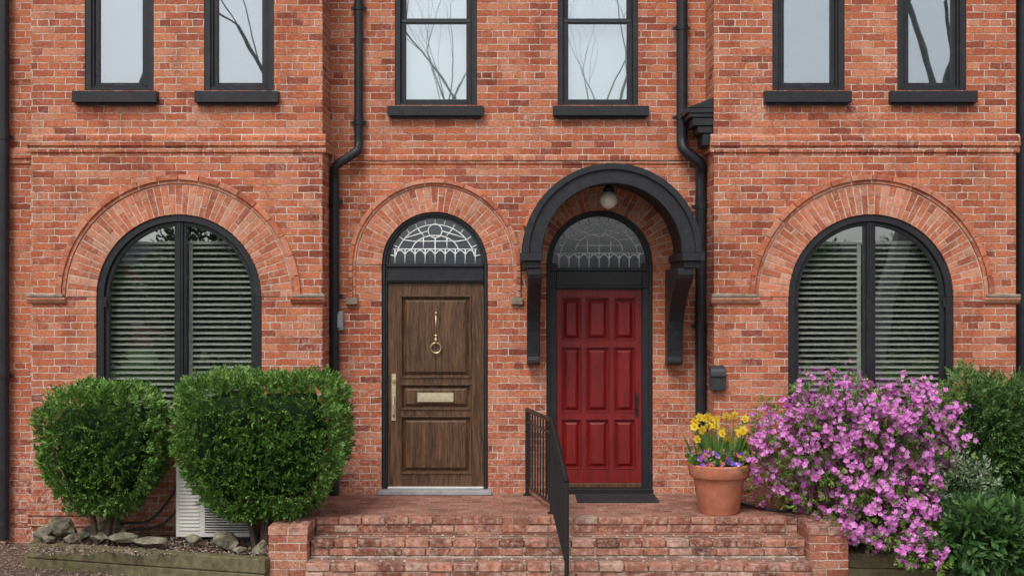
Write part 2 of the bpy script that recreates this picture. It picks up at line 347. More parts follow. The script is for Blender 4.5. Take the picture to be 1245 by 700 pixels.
# arches
mb=MB()
def vous(cx,cz,r0,ring,y,n):
    mb.arc(cx,cz,r0+.004,r0+ring+.006,0,math.pi,48,y-0.003,y+0.11,M_mortar)
    for i in range(n):
        t0=math.pi*i/n; t1=math.pi*(i+1)/n
        cuts=[0,0.34,1] if i%2 else [0,0.66,1]
        for a,b in zip(cuts[:-1],cuts[1:]):
            ra=r0+ring*a+(0.004 if a else 0); rb=r0+ring*b-0.004
            g=0.0045; j=random.uniform(-.003,.003); yj=y-0.007+random.uniform(-.002,.002)
            pts=[]
            for rr,tt,sg in ((ra,t0,1),(rb,t0,1),(rb,t1,-1),(ra,t1,-1)):
                t=tt+sg*(g+random.uniform(-.001,.002))/rr; r_=rr+j*(1 if a else 0)
                pts.append((cx+r_*math.cos(t),cz+r_*math.sin(t)))
            mb.prism(pts,'y',yj,y+0.12,M_vous)
def hood(cx,cz,r0,r1,y,a0,a1,drop=0,proj=0.04):
    n=max(4,int((a1-a0)*r1/0.2)); g=.004
    rm=r0+(r1-r0)*0.4
    for i in range(n):
        t0=a0+(a1-a0)*i/n; t1=a0+(a1-a0)*(i+1)/n
        mb.arc(cx,cz,r0,rm,t0+g/r1,t1-g/r1,3,y-proj*0.45,y+.01,M_vous)
        mb.arc(cx,cz,rm+.0005,r1,t0+g/r1,t1-g/r1,3,y-proj+random.uniform(-.002,.002),y+.01,M_vous)
    mb.arc(cx,cz,r0+.002,r1-.004,a0,a1,40,y-proj*0.4,y+.005,M_mortar)
    if drop>0:
        k=max(1,round(drop/.07))
        for s in (-1,1):
            for i in range(k):
                za=cz-drop*(i+1)/k+.004; zb=cz-drop*i/k-.004
                mb.box(cx+s*r0,cx+s*rm,y-proj*.45,y+.01,za,zb,M_vous)
                mb.box(cx+s*(rm+.0005),cx+s*r1,y-proj,y+.01,za,zb,M_vous)
            mb.box(cx+s*(r0+.002),cx+s*(r1-.004),y-proj*.4,y+.005,cz-drop,cz,M_mortar)
vous(D1c,Z1,DR,0.255,0,31); vous(D2c,Z2,DR,0.255,0,31)
hood(D1c,Z1,DR+.265,DR+.335,0,0,math.pi,0.33); hood(D2c,Z2,DR+.265,DR+.335,0,math.radians(26),math.radians(154))
for ac in (LA,RA):
    vous(ac,AZ,AR,0.29,YB,47); hood(ac,AZ,AR+.30,AR+.385,YB,0,math.pi,0.0)
mb.build('arch_brickwork',house,bevel=0.002)
mb=MB()
for ac,(b0,b1) in ((LA,LB),(RA,RB)):
    for s in (-1,1):
        xi=ac+s*(AR+.29); xo=b0-.03 if s<0 else b1+.03
        mb.prism([(YB+.002,AZ-.07),(YB-.03,AZ-.055),(YB-.052,AZ-.02),(YB-.052,AZ-.005),(YB+.002,AZ-.004)],'x',min(xi,xo),max(xi,xo),M_vous)
        mb.box(min(ac+s*(AR+.31),xo),max(ac+s*(AR+.31),xo),YB-.058,YB+.002,AZ-.002,AZ+.028,M_stone)
mb.box(D1c-DR-.36,D1c-DR-.24,-.055,.002,Z1-.40,Z1-.332,M_stone); mb.box(D1c+DR+.24,D1c+DR+.36,-.055,.002,Z1-.40,Z1-.332,M_stone)
mb.build('imposts',house,bevel=0.006)

# ---- windows
def arch_poly(cx,zc,zb,r,n=40):
    return [(cx-r,zb)]+[(cx-r*math.cos(math.pi*k/n),zc+r*math.sin(math.pi*k/n)) for k in range(n+1)]+[(cx+r,zb)]
def arched_window(cx,par):
    y=YB; e=empty('arched_window'); e.parent=par; mb=MB()
    r=AR-.002
    def fr(ro,ri,y0,y1,zb):
        mb.arc(cx,AZ,ri,ro,0,math.pi,40,y0,y1,M_black)
        for s in (-1,1): mb.box(cx+s*ri,cx+s*ro,y0,y1,zb,AZ-.0005,M_black)
    fr(r,r-.065,y+.012,y+.12,WZ)
    fr(r-.0655,r-.105,y+.045,y+.10,WZ+.06)
    mb.box(cx-r+.0655,cx+r-.0655,y+.02,y+.118,WZ,WZ+.07,M_black)
    top=AZ+r-.07
    mb.box(cx-.032,cx+.032,y+.03,y+.11,WZ+.0705,top,M_black)
    mb.box(cx-.010,cx+.010,y+.018,y+.0295,WZ+.0705,top,M_black)
    for s in(-1,1): 
        mb.box(cx+s*.0325,cx+s*.058,y+.05,y+.10,WZ+.071,top-.01,M_black)
        mb.box(cx+s*.0585,cx+s*(r-.106),y+.05,y+.10,WZ+.0705,WZ+.12,M_black)
    for hz in (AZ-.05,1.1): 
        for s in (-1,1): mb.box(cx+s*(r-.095),cx+s*(r-.065),y+.004,y+.0115,hz-.05,hz+.05,M_black)
    mb.prism([(y-.07,WZ-.13),(y-.07,WZ-.025),(y+.12,WZ-.001),(y+.12,WZ-.13)],'x',cx-r-.07,cx+r+.07,M_black)
    mb.build('frame',e,bevel=0.004)
    g=MB(); pl=arch_poly(cx,AZ,WZ+.02,r-.08); g.add([(p[0],y+.075,p[1]) for p in pl],[list(range(len(pl)))],M_glassL); g.build('glass',e,fixn=False)
    s_=MB(); z=WZ+.10
    def half(z): 
        R=r-.045; return R if z<=AZ else math.sqrt(max(0,R*R-(z-AZ)**2))
    while z<AZ+.50:
        h=half(z+.03)
        for sx in (-1,1):
            xa=cx+sx*.085; xb=cx+sx*(h-.005)
            x0,x1=min(xa,xb),max(xa,xb); yc=y+.185; t=random.uniform(-.0015,.0015)
            s_.prism([(yc-.030,z-.004+t),(yc-.030,z+.004+t),(yc+.030,z+.022+t),(yc+.030,z+.014+t)],'x',x0,x1,M_blind)
        z+=.056
    for sx in (-1,1):
        s_.box(cx+sx*.05,cx+sx*.083,y+.17,y+.20,WZ+.05,z-.02,M_blind)
    hw=half(z); s_.box(cx-hw,cx+hw,y+.165,y+.20,z-.015,z+.015,M_blind)
    s_.build('shutter_louvres',e)
    k=MB(); k.box(cx-r-.02,cx+r+.02,y+.40,y+.41,WZ-.1,AZ+r+.05,M_room); k.build('room_behind',e)
arched_window(LA,house); arched_window(RA,house)

def rect_window(x0,x1,z0,z1,y,kind,par,sx0,sx1,sz0,sz1):
    e=empty('sash_window' if kind=='sash' else 'casement_window'); e.parent=par; mb=MB()
    def frame(a,b,c,d,w,y0,y1,bw=None):
        bw=bw or w
        mb.box(a,a+w,y0,y1,c,d,M_black); mb.box(b-w,b,y0,y1,c,d,M_black)
        mb.box(a+w+.0003,b-w-.0003,y0,y1,c,c+bw,M_black); mb.box(a+w+.0003,b-w-.0003,y0,y1,d-w,d,M_black)
    g=MB()
    if kind=='sash':
        w=.055; frame(x0,x1,z0,z1,w,y+.01,y+.125,.02)
        mr=Z(25,12)
        frame(x0+w+.001,x1-w-.001,z0+.021,mr+.03,.055,y+.05,y+.085,.045)
        frame(x0+w+.001,x1-w-.001,mr-.02,z1-w-.001,.055,y+.086,y+.12)
        mb.box(x0+w+.01,x1-w-.01,y+.044,y+.0495,mr-.012,mr+.02,M_dgrey)
        g.box(x0+w+.05,x1-w-.05,y+.065,y+.067,z0+.05,mr,M_glassS); g.box(x0+w+.05,x1-w-.05,y+.1,y+.102,mr,z1-w-.04,M_glassS)
        k=MB(); k.box(x0-.02,x1+.02,y+.16,y+.165,z0,z1,M_skypale); k.build('pale_sky_backing',e)  # added sheet, helps the panes read as bright reflected sky
    else:
        w=.06; frame(x0,x1,z0,z1,w,y+.008,y+.125,.03)
        frame(x0+w+.001,x1-w-.001,z0+.031,z1-w-.001,.022,y+.028,y+.12,.02)
        frame(x0+w+.0235,x1-w-.0235,z0+.052,z1-w-.024,.042,y+.05,y+.1,.03)
        mb.box((x0+x1)/2-.06,(x0+x1)/2+.06,y+.035,y+.048,z0+.05,z0+.065,M_dgrey)
        g.box(x0+w+.04,x1-w-.04,y+.075,y+.077,z0+.06,z1-w-.03,M_glassU)
        k=MB(); k.box(x0-.02,x1+.02,y+.20,y+.205,z0,z1,M_greyback); k.build('grey_backing_sheet',e)  # added sheet that lifts the tone of the reflecting glass
    g.build('glass',e)
    mb.prism([(y-.085,sz0),(y-.085,sz1-.02),(y+.12,sz1-.0005),(y+.12,sz0+.001)],'x',sx0,sx1,M_black)
    mb.prism([(y-.05,sz0-.02),(y-.06,sz0-.0005),(y+.002,sz0-.0005),(y+.002,sz0-.02)],'x',sx0+.03,sx1-.03,M_black)
    mb.build('frame_and_sill',e,bevel=0.004)
rect_window(X(480,12),X(580,12),Z(128,12),5.75,0,'sash',house,X(472,12),X(588,12),Z(142,12),Z(128,12))
rect_window(X(678,12),X(776,12),Z(128,12),5.75,0,'sash',house,X(672,12),X(788,12),Z(142,12),Z(128,12))
for (a,c),(s0,s1) in zip(upL+upR,((91,193),(239,340),(928,1033),(1080,1185))):
    rect_window(a,c,UZ,5.75,YB,'case',house,X(s0,DB),X(s1,DB),Z(126,DB),UZ)

# ---- doors
def frust(mb,x0,x1,z0,z1,yb,yf,ins,mat):
    v=[(x0,yb,z0),(x1,yb,z0),(x1,yb,z1),(x0,yb,z1),(x0+ins,yf,z0+ins),(x1-ins,yf,z0+ins),(x1-ins,yf,z1-ins),(x0+ins,yf,z1-ins)]
    mb.add(v,[(4,5,6,7),(0,1,5,4),(1,2,6,5),(2,3,7,6),(3,0,4,7)],mat)
def door(name,cx,zc,x0,x1,z0,z1,panels,mat,ft,fb,mould):
    e=empty(name); e.parent=house
    y=.07; mb=MB(); dp=.03
    wall(mb,x0,x1,z0,z1,y,[dict(x0=a,x1=b,z0=c,z1=d) for a,b,c,d in panels],mat,dp)
    mb.build('stiles_and_rails',e,fixn=False)
    mb=MB()
    mb.box(x0,x1,y+dp+.0005,y+dp+.03,z0,z1,mat)
    for a,b,c,d in panels:
        frust(mb,a+.014,b-.014,c+.014,d-.014,y+dp,y+.006,.034,mat)
        w,pj=(.018,.014) if mould else (.010,.007)
        for (p,q,r_,s_) in ((a-w,b+w,c-w,c),(a-w,b+w,d,d+w),(a-w,a,c,d),(b,b+w,c,d)):
            mb.box(p,q,y-pj,y-.0005,r_,s_,mat)
    mb.build('panels_and_mouldings',e,bevel=0.004)
    mb=MB(); R=DR-.002
    for s,xx in ((-1,x0),(1,x1)):
        mb.box(cx+s*R,xx+(-.002 if s<0 else .002),.04,.125,0.0,zc-.0005,M_black)
        mb.box(cx+s*R,cx+s*(R-.03),.02,.0395,0.0,zc-.0005,M_black)
    mb.arc(cx,zc,R-.055,R,0,math.pi,40,.04,.125,M_black); mb.arc(cx,zc,R-.03,R,0,math.pi,40,.02,.0395,M_black)
    mb.box(x0-.0015,x1+.0015,.035,.12,z1+.004,fb-.02,M_black)
    mb.box(cx-R+.04,cx+R-.04,.012,.12,fb-.0195,fb+.012,M_black)
    mb.box(cx-R+.04,cx+R-.04,.022,.0345,z1+.02,z1+.045,M_black)
    mb.build('frame',e,bevel=0.004)
    g=MB(); r=R-.05; base=fb+.012
    pl=[(cx-r,base)]+[(cx-r*math.cos(math.pi*k/40),zc+r*math.sin(math.pi*k/40)) for k in range(41)]+[(cx+r,base)] if base<zc else [(cx-r*math.cos(math.pi*k/40),zc+r*math.sin(math.pi*k/40)) for k in range(41)]
    g.add([(p[0],.085,p[1]) for p in pl],[list(range(len(pl)))],M_glassF); g.build('fanlight_glass',e,fixn=False)
    c=MB(); t=.0062
    def line(a,b): 
        c.tube([(a[0],.076,a[1]),(b[0],.076,b[1])],t,M_came,6)
    def curve(f,n=16):
        P=[f(i/n) for i in range(n+1)]
        c.tube([(p[0],.076,p[1]) for p in P],t,M_came,6)
    rr=r-.012
    hh=.15
    hx=math.sqrt(rr*rr-hh*hh)
    line((cx-hx+.02,base+hh),(cx+hx-.02,base+hh)); 
    for i in range(-4,5):
        xx=cx+i*rr/4.6
        line((xx,base),(xx,base+hh))
    for i in range(-4,4):
        xa=cx+i*rr/4.6; xb=xa+rr/4.6
        curve(lambda u:(xa+(xb-xa)*u, base+hh*.62+math.sin(math.pi*u)*.045),8)
    cz0=zc+rr-.125
    curve(lambda u:(cx+.07*math.cos(2*math.pi*u),cz0+.07*math.sin(2*math.pi*u)),24)
    curve(lambda u:(cx+(rr-.06)*math.cos(math.pi*(.06+.88*u)),zc+(rr-.06)*math.sin(math.pi*(.06+.88*u))),32)
    curve(lambda u:(cx+.24*math.cos(math.pi*u),zc+.13+.17*math.sin(math.pi*u)),20)
    for i in range(13):
        a=math.pi*(.07+.86*i/12)
        line((cx+(rr-.06)*math.cos(a),zc+(rr-.06)*math.sin(a)),(cx+rr*math.cos(a),zc+rr*math.sin(a)))
    for i in (2,4,8,10):
        a=math.pi*(.07+.86*i/12)
        line((cx+.24*math.cos(a),zc+.13+.17*math.sin(a)),(cx+(rr-.06)*math.cos(a),zc+(rr-.06)*math.sin(a)))
    for xx in (-.12,0,.12): line((cx+xx,base+hh),(cx+xx,zc+.13+.17*math.sqrt(1-(xx/.24)**2)-(.0 if xx else .02)))
    line((cx-.07,cz0),(cx-.3,cz0-.07)); line((cx+.07,cz0),(cx+.3,cz0-.07))
    line((cx-.22,base+hh+.08),(cx+.22,base+hh+.08))
    c.build('fanlight_cames',e,smooth=True)
    k=MB(); k.box(cx-.6,cx+.6,.45,.46,0,zc+.6,M_room); k.build('hall_behind',e)
    return e
x0,x1=X(470.5,12),X(588,12)
d1=door('oak_door',D1c,Z1,x0,x1,Z(592,12),Z(344,12),
  [(X(488,12),X(571,12),Z(458,12),Z(361,12)),(X(488,12),X(571,12),Z(497,12),Z(469,12)),(X(488,12),X(571,12),Z(575,12),Z(508,12))],M_oak,0,Z(322,12),True)
rows=[(363,413),(423,501),(511,570)]; cols=[(684,706),(714,740),(748,772)]
d2=door('red_panel_door',D2c,Z2,X(677,12),X(781,12),Z(588,12),Z(352,12),
  [(X(a,12),X(b,12),Z(d,12),Z(c,12)) for a,b in cols for c,d in rows],M_red,0,Z(327,12),False)
mb=MB()
xm=X(529.5,12)
mb.box(X(507,12),X(551,12),.056,.09,Z(489,12),Z(478,12),M_slot); mb.box(X(511,12),X(547,12),.052,.0555,Z(486.5,12),Z(480.5,12),M_slot)
mb.build('letter_slot',d1,bevel=.003)
mb=MB()
kn=[(xm+.052*math.sin(2*math.pi*i/24),.045,Z(423,12)+.052*math.cos(2*math.pi*i/24)) for i in range(25)]
mb.tube(kn,.007,M_brass,8,False)
mb.tube([(xm,.066,Z(410,12)),(xm,.05,Z(413,12)),(xm,.045,Z(417,12))],.014,M_brass,8)
mb.tube([(xm,.066,Z(380,12)),(xm,.066,Z(412,12))],.005,M_brass,8); mb.lathe(xm,.065,[(0,Z(378,12)+.0),(.01,Z(380,12)),(.012,Z(382,12)),(0,Z(384,12))],M_brass,10)
mb.tube([(xm-.02,.066,Z(408,12)),(xm+.02,.066,Z(408,12))],.01,M_brass,8)
mb.build('ring_knocker',d1,smooth=True)
mb=MB(); hx=X(478,12)
mb.box(hx-.022,hx+.022,.058,.0695,Z(512,12),Z(455,12),M_slot)
mb.tube([(hx,.06,Z(480,12)),(hx,.02,Z(484,12)),(hx,.005,Z(492,12)),(hx,.02,Z(503,12)),(hx,.06,Z(507,12))],.011,M_slot,8)
mb.tube([(hx,.06,Z(463,12)),(hx,.03,Z(463,12))],.016,M_brass,12)
mb.build('brass_handleset',d1,bevel=.002)
mb=MB(); hx=X(775,12)
mb.box(hx-.014,hx+.014,.055,.064,Z(507,12),Z(478,12),M_iron); mb.tube([(hx,.06,Z(497,12)),(hx,.02,Z(497,12)),(hx-.02,.015,Z(497,12))],.012,M_iron,10)
mb.tube([(hx,.06,Z(484,12)),(hx,.04,Z(484,12))],.015,M_iron,10); mb.build('handle',d2,bevel=.002)
mb=MB(); mb.box(D1c-.56,D1c+.58,-.10,.11,0.002,.045,M_thresh); mb.box(x0,x1,.03,.12,.0455,.063,M_white)
mb.box(D2c-.54,D2c+.54,-.03,.11,.002,.055,M_iron); mb.box(X(677,12),X(781,12),.03,.12,.0555,.1,M_oak); mb.build('door_sills',house,bevel=.006)

# ---- canopy
can=empty('door_canopy'); mb=MB(); cc=.935; cz=2.41; RO=.81; RI=.65; yf=-.95
mb.arc(cc,cz,RI,RO,0,math.pi,48,yf,yf+.09,M_black)
mb.arc(cc,cz,RO-.035,RO+.025,0,math.pi,48,yf-.03,yf-.0005,M_black)
mb.arc(cc,cz,RI+.05,RO-.02,0,math.pi,48,yf+.0905,-.001,M_black)
mb.arc(cc,cz,RO-.0195,RO+.03,0,math.pi,48,yf+.0905,-.004,M_roof)
for s in (-1,1):
    xa=cc+s*RI; xb=cc+s*(RO+.05)
    mb.box(xa,xb,yf-.045,-.001,cz-.075,cz-.0005,M_black)
    mb.box(xa+s*.02,xb-s*.03,yf,-.001,cz-.14,cz-.0755,M_black)
    xi,xo=cc+s*.655,cc+s*.785
    if s>0: xi-=.04; xo-=.02
    prof=[(-.001,cz-.1405),(yf+.02,cz-.1405),(yf+.02,cz-.20)]
    for (yy,zz_) in ((-.91,-.235),(-.84,-.27),(-.74,-.31),(-.63,-.36),(-.52,-.42),(-.42,-.49),(-.34,-.57),(-.28,-.66),(-.24,-.76),(-.21,-.87),(-.19,-.97),(-.185,-1.02),(-.215,-1.035),(-.215,-1.07),(-.15,-1.10),(-.001,-1.10)):
        prof.append((yy,cz+zz_))
    mb.prism(prof,'x',min(xi,xo),max(xi,xo),M_black)
mb.build('hood_and_brackets',can,bevel=.005)
lamp=empty('porch_globe_lamp'); mb=MB(); lx=X(740,11.5); ly=-.5; lz=Z(243,11.5)
prof=[(.088*math.sin(math.pi*i/16),lz-.088*math.cos(math.pi*i/16)) for i in range(15)]
mb.lathe(lx,ly,prof,M_globe,24); mb.build('globe',lamp,smooth=True)
mb=MB(); mb.lathe(lx,ly,[(0,lz+.075),(.05,lz+.075),(.055,lz+.11),(.03,lz+.13),(.02,cz+RI+.07)],M_iron,20); mb.build('fitting',lamp)

# ---- downpipes
def pipe(pts,r,clips):
    e=empty('drainpipe'); mb=MB(); mb.tube(pts,r,M_black,14); 
    for c in clips: mb.tube([(c[0],c[1],c[2]-.025),(c[0],c[1],c[2]+.025)],r+.008,M_black,14); mb.box(c[0]-r-.035,c[0]+r+.035,c[1]+r*.6,c[1]+r*.6+.008,c[2]-.018,c[2]+.018,M_black)
    mb.build('pipe',e,bevel=0); return e
def bend(P):
    out=[P[0]]
    for i in range(1,len(P)-1):
        a,b,c=map(Vector,(P[i-1],P[i],P[i+1])); la=min(.07,(a-b).length*.45); lc=min(.07,(c-b).length*.45)
        s=b+(a-b).normalized()*la; t=b+(c-b).normalized()*lc
        for k in range(5):
            u=k/4; out.append(tuple(s*(1-u)**2+b*2*u*(1-u)+t*u*u))
    out.append(P[-1]); return out
xu=X(436,11.93); xl=LB[1]+.055
pipe(bend([(xu,-.07,7),(xu,-.07,Z(176,11.9)),(xu,-.12,Z(184,11.9)),(xl,-.13,Z(203,11.9)),(xl,-.07,Z(212,11.9)),(xl,-.07,0.0)]),.045,[(xu,-.07,4.9),(xu,-.07,3.75),(xl,-.07,2.95),(xl,-.07,2.0),(xl,-.07,1.1)])
xu=X(829,11.93); xl=RB[0]-.06
pipe(bend([(xu,-.08,7),(xu,-.08,Z(172,11.9)),(xu,-.13,Z(182,11.9)),(xl,-.15,Z(200,11.9)),(xl,-.08,Z(210,11.9)),(xl,-.08,Z(508,11.9)),(xl-.02,-.2,Z(516,11.9))]),.055,[(xu,-.08,4.7),(xu,-.08,3.8),(xl,-.08,2.9),(xl,-.08,1.7)])
for px in (4,1243): pipe([(X(px,11.9),-.08,7),(X(px,11.9),-.08,-.45)],.05,[(X(px,11.9),-.08,3.6),(X(px,11.9),-.08,1.2)])
mb=MB()
zt=Z(133,11.6)
for i,(pr,h0,h1) in enumerate(((.27,.0,.05),(.24,.0505,.09),(.20,.0905,.17),(.15,.1705,.24),(.10,.2405,.36))):
    mb.box(RB[0]-pr,RB[0]-.001,YB+.01+(.27-pr)*.3,-.12,zt-h1,zt-h0,M_black)
mb.prism([(RB[0]-.27,zt+.0005),(RB[0]-.001,zt+.10),(RB[0]-.001,zt+.0005)],'y',YB+.01,-.12,M_black)
mb.build('corner_bracket',house,bevel=.006)
e=empty('wall_meter_box'); mb=MB(); xx=X(411,11.95); mb.box(xx-.05,xx+.055,-.09,-.001,Z(401,12),Z(378,12),M_grey); mb.box(xx-.04,xx+.045,-.10,-.0905,Z(398,12),Z(381,12),M_grey); mb.tube([(xx,-.03,Z(401,12)),(xx,-.03,Z(425,12))],.012,M_grey); mb.build('box',e,bevel=.008)
e=empty('mailbox'); mb=MB()
zz=Z(460,11.5)
pr=[(-.60,zz-.11),(-.60,zz+.05)]+[(-.60+.06-.06*math.cos(a),zz+.05+.07*math.sin(a)) for a in (0.4,.8,1.2,1.57)]+[(-.502,zz+.13),(-.502,zz-.11)]
mb.prism(pr,'x',RB[0]-.05,RB[0]+.10,M_dgrey); mb.box(RB[0]-.055,RB[0]+.105,-.615,-.6005,zz+.02,zz+.05,M_dgrey); mb.build('body',e,bevel=.008)

# ---------------------------------------------------------------- STEPS
steps=empty('front_steps'); mb=MB(); sx0,sx1=-1.787,2.60
yfr=-1.21
mb.box(LB[1]+.001,RB[0]-.001,YB-.0005,-.001,-.5,-0.001,M_land)
mb.box(sx0,sx1,yfr+.002,YB-.001,-.5,0,M_land)
mb.build('landing',steps,bevel=.004)
mb=MB()
for i in range(0,4):
    z=-.15*i; ya=yfr-.27*i
    for row in (0,1):
        x=sx0+.003-(.0 if row==0 else .05)
        while x<sx1-.03:
            w=(.200 if row==0 else .205)+random.uniform(-.008,.008)
            xa=max(x,sx0+.003); x2=min(x+w,sx1-.003); dz=random.uniform(-.006,.003); dy=random.uniform(-.008,.006)
            if x2-xa>.02 and random.random()>.012:
                if row==0: mb.box(xa,x2,ya-.014+dy,ya+.095,z-.064,z+.003+dz,M_nose)
                else: mb.box(xa,x2,ya-.004+dy*.5,ya+.05,z-.139,z-.076,M_nose)
            x=x2+.012
mb.build('step_bricks',steps,bevel=.008,segs=2)
mb2=MB()
for i in range(0,4):
    z=-.15*i; ya=yfr-.27*i
    mb2.box(sx0,sx1,ya+.004,ya+.272 if i else ya+.0055,-.6,z-.006-.0005*i,M_step)
mb2.build('step_body',steps,bevel=.004)
M_brick2=brick_mat('pier_brick',[(0,(0.30,0.09,0.055)),(0.5,(0.43,0.145,0.09)),(1,(0.50,0.22,0.15))],h=.075,white=.6,dirt=.2,squash=False)
def cheek(x0,x1,y0,y1):
    e=empty('brick_cheek_wall'); mb=MB()
    mb.box(x0,x1,y0,y1,-.6,-.085,M_brick2)
    y=y0-.004
    while y<y1-.03:
        ye=min(y+.075,y1); 
        for (a,b) in ((x0-.004,(x0+x1)/2-.005),((x0+x1)/2+.005,x1+.004)):
            mb.box(a,b,y+random.uniform(-.003,.003),ye-.010,-.084,random.uniform(-.010,-.001),M_nose)
        y=ye
    mb.box(x0+.005,x1-.005,y0+.003,y1-.003,-.0845,-.015,M_mortar)
    mb.build('wall_and_cap',e,bevel=.006,segs=2)
cheek(-2.134,-1.795,-1.62,YB-.002); cheek(2.608,2.95,-1.62,YB-.002)

e=empty('iron_railing'); mb=MB()
A=Vector((X(641,11.9),-.08,0)); B=Vector((X(671,10.95),-1.05,0)); C=Vector((X(689,10.1),-1.92,0))
zt=.86
mb.tube([A+Vector((0,0,zt)),B+Vector((0,0,zt)),C+Vector((0,0,.43))],.024,M_iron,8)
mb.tube([A+Vector((0,0,zt-.12)),B+Vector((0,0,zt-.12)),C+Vector((0,0,.31))],.012,M_iron,6)
mb.tube([A+Vector((0,0,.09)),B+Vector((0,0,.09)),C+Vector((0,0,-.28))],.013,M_iron,6)
for p,z0,z1 in ((A,0,zt),(B,0,zt),(C,-.45,.43)): mb.tube([p+Vector((0,0,z0)),p+Vector((0,0,z1))],.02,M_iron,8); mb.tube([p+Vector((0,0,z0)),p+Vector((0,0,z0+.015))],.04,M_iron,10)
for i in range(1,9):
    u=i/9; p=A.lerp(B,u); mb.tube([p+Vector((0,0,.09)),p+Vector((0,0,zt-.01))],.009,M_iron,6)
for i in range(1,8):
    u=i/8; p=B.lerp(C,u); mb.tube([p+Vector((0,0,.09-.37*u)),p+Vector((0,0,zt-.01-.43*u))],.009,M_iron,6)
mb.build('rails_and_balusters',e)
e=empty('doormat'); mb=MB(); mb.box(X(700,11.8),X(797,11.8),-.50,-.10,.003,.018,M_rubber)
for i in range(8): mb.box(X(703,11.8),X(794,11.8),-.48+i*.045,-.46+i*.045,.0185,.024,M_rubber)
mb.build('mat',e,bevel=.003)

# ---------------------------------------------------------------- GROUND
mb=MB(); mb.add([(-400,-400,-.5),(400,-400,-.5),(400,400,-.5),(-400,400,-.5)],[(0,1,2,3)],M_ground); mb.build('ground')
mb=MB(); mb.box(-1.9,2.8,-8.5,-2.3,-.52,-.46,M_conc); mb.build('front_path',bevel=.01)
mb=MB(); mb.box(-60,60,-10.3,-8.51,-.52,-.44,M_conc); mb.build('pavement',bevel=.01)
mb=MB(); mb.add([(-200,-21,-.492),(200,-21,-.492),(200,-11.5,-.492),(-200,-11.5,-.492)],[(0,1,2,3)],M_asph); mb.build('road')
mb=MB(); mb.box(-200,200,-11.5,-11.35,-.5,-.37,M_conc); mb.box(-200,200,-21.15,-21,-.5,-.37,M_conc); mb.build('kerb')
mb=MB(); mb.add([(-200,-60,-.46),(200,-60,-.46),(200,-21.2,-.46),(-200,-21.2,-.46)],[(0,1,2,3)],M_grass); mb.build('lawn')
def timber(P,Q,top=-.27,w=.11,name='timber_edging'):
    e=empty(name); mb=MB(); P=Vector(P);Q=Vector(Q); d=(Q-P).normalized(); n=Vector((-d.y,d.x))*w/2
    for k,(z0,z1) in enumerate(((-.52,-.405),(-.40,top))):
        o=d*(.01*k); n2=n*(1+.06*k)
        mb.prism([tuple(P+o-n2),tuple(Q+o-n2),tuple(Q+o+n2),tuple(P+o+n2)],'z',z0,z1,M_timber)
    mb.build('sleepers',e,bevel=.012,segs=2)
timber((X(35,10.98),-1.02),(-2.14,-1.66)); timber((X(35,10.98)+.06,-.94),(X(35,10.98)+.06,-.52),top=-.25)
timber((2.955,-1.42),(7,-1.75))
def bumpy(name,x0,x1,yf0,yf1,yb,z,mat,nx=60,ny=14):
    mb=MB(); vs=[];fs=[]
    for j in range(ny+1):
        for i in range(nx+1):
            u=i/nx;v=j/ny; x=x0+(x1-x0)*u; yf=yf0+(yf1-yf0)*u; y=yf+(yb-yf)*v
            vs.append((x,y,z+.035*mnoise.noise((x*3,y*3,1))+.015*mnoise.noise((x*12,y*12,3))))
    for j in range(ny):
        for i in range(nx):
            a=j*(nx+1)+i; fs.append((a,a+1,a+nx+2,a+nx+1))
    mb.add(vs,fs,mat); return mb.build(name,smooth=True)
bumpy('soil_bed',-4.45,-2.13,-1.0,-1.64,-.49,-.31,M_soil); bumpy('soil_bed',2.94,7,-1.4,-1.7,-.49,-.31,M_soil)

# ---------------------------------------------------------------- leaf helpers
def leafmesh(name,C,A,B,mat,parent=None):
    C=np.asarray(C);n=len(C)
    V=np.empty((n,4,3)); V[:,0]=C-A*.5; V[:,1]=C+B*.5+A*.05; V[:,2]=C+A*.5; V[:,3]=C-B*.5+A*.05
    me=bpy.data.meshes.new(name); me.vertices.add(n*4); me.vertices.foreach_set('co',V.reshape(-1))
    me.loops.add(n*4); me.loops.foreach_set('vertex_index',np.arange(n*4,dtype=np.int32))
    me.polygons.add(n); me.polygons.foreach_set('loop_start',np.arange(0,n*4,4,dtype=np.int32)); 
    me.update(calc_edges=True); me.materials.append(mat)
    ob=bpy.data.objects.new(name,me); bpy.context.scene.collection.objects.link(ob)
    if parent: ob.parent=parent
    return ob
def unit(a): return a/np.maximum(np.linalg.norm(a,axis=1,keepdims=True),1e-9)
def rdir(n): return unit(rng.normal(size=(n,3)))
def sprigs(P,D,Ls,k,ll,lw,mat,name,par,spread=.9):
    n=len(P); S=unit(np.cross(D,rdir(n))); Cs=[];As=[];Bs=[]
    for i in range(k):
        u=(i+.5)/k; sg=1 if i%2 else -1
        base=P+D*(Ls*u)[:,None]
        d=unit(D*.8+S*sg*spread*(1.1-u)+rdir(n)*.35)
        l=ll*(1.1-.4*u)*rng.uniform(.7,1.3,n)
        A=d*l[:,None]; Bv=unit(np.cross(d,np.cross(D,S)+rdir(n)*.5))*(lw*rng.uniform(.8,1.2,n))[:,None]
        Cs.append(base+A*.5);As.append(A);Bs.append(Bv)
    return leafmesh(name,np.concatenate(Cs),np.concatenate(As),np.concatenate(Bs),mat,par)
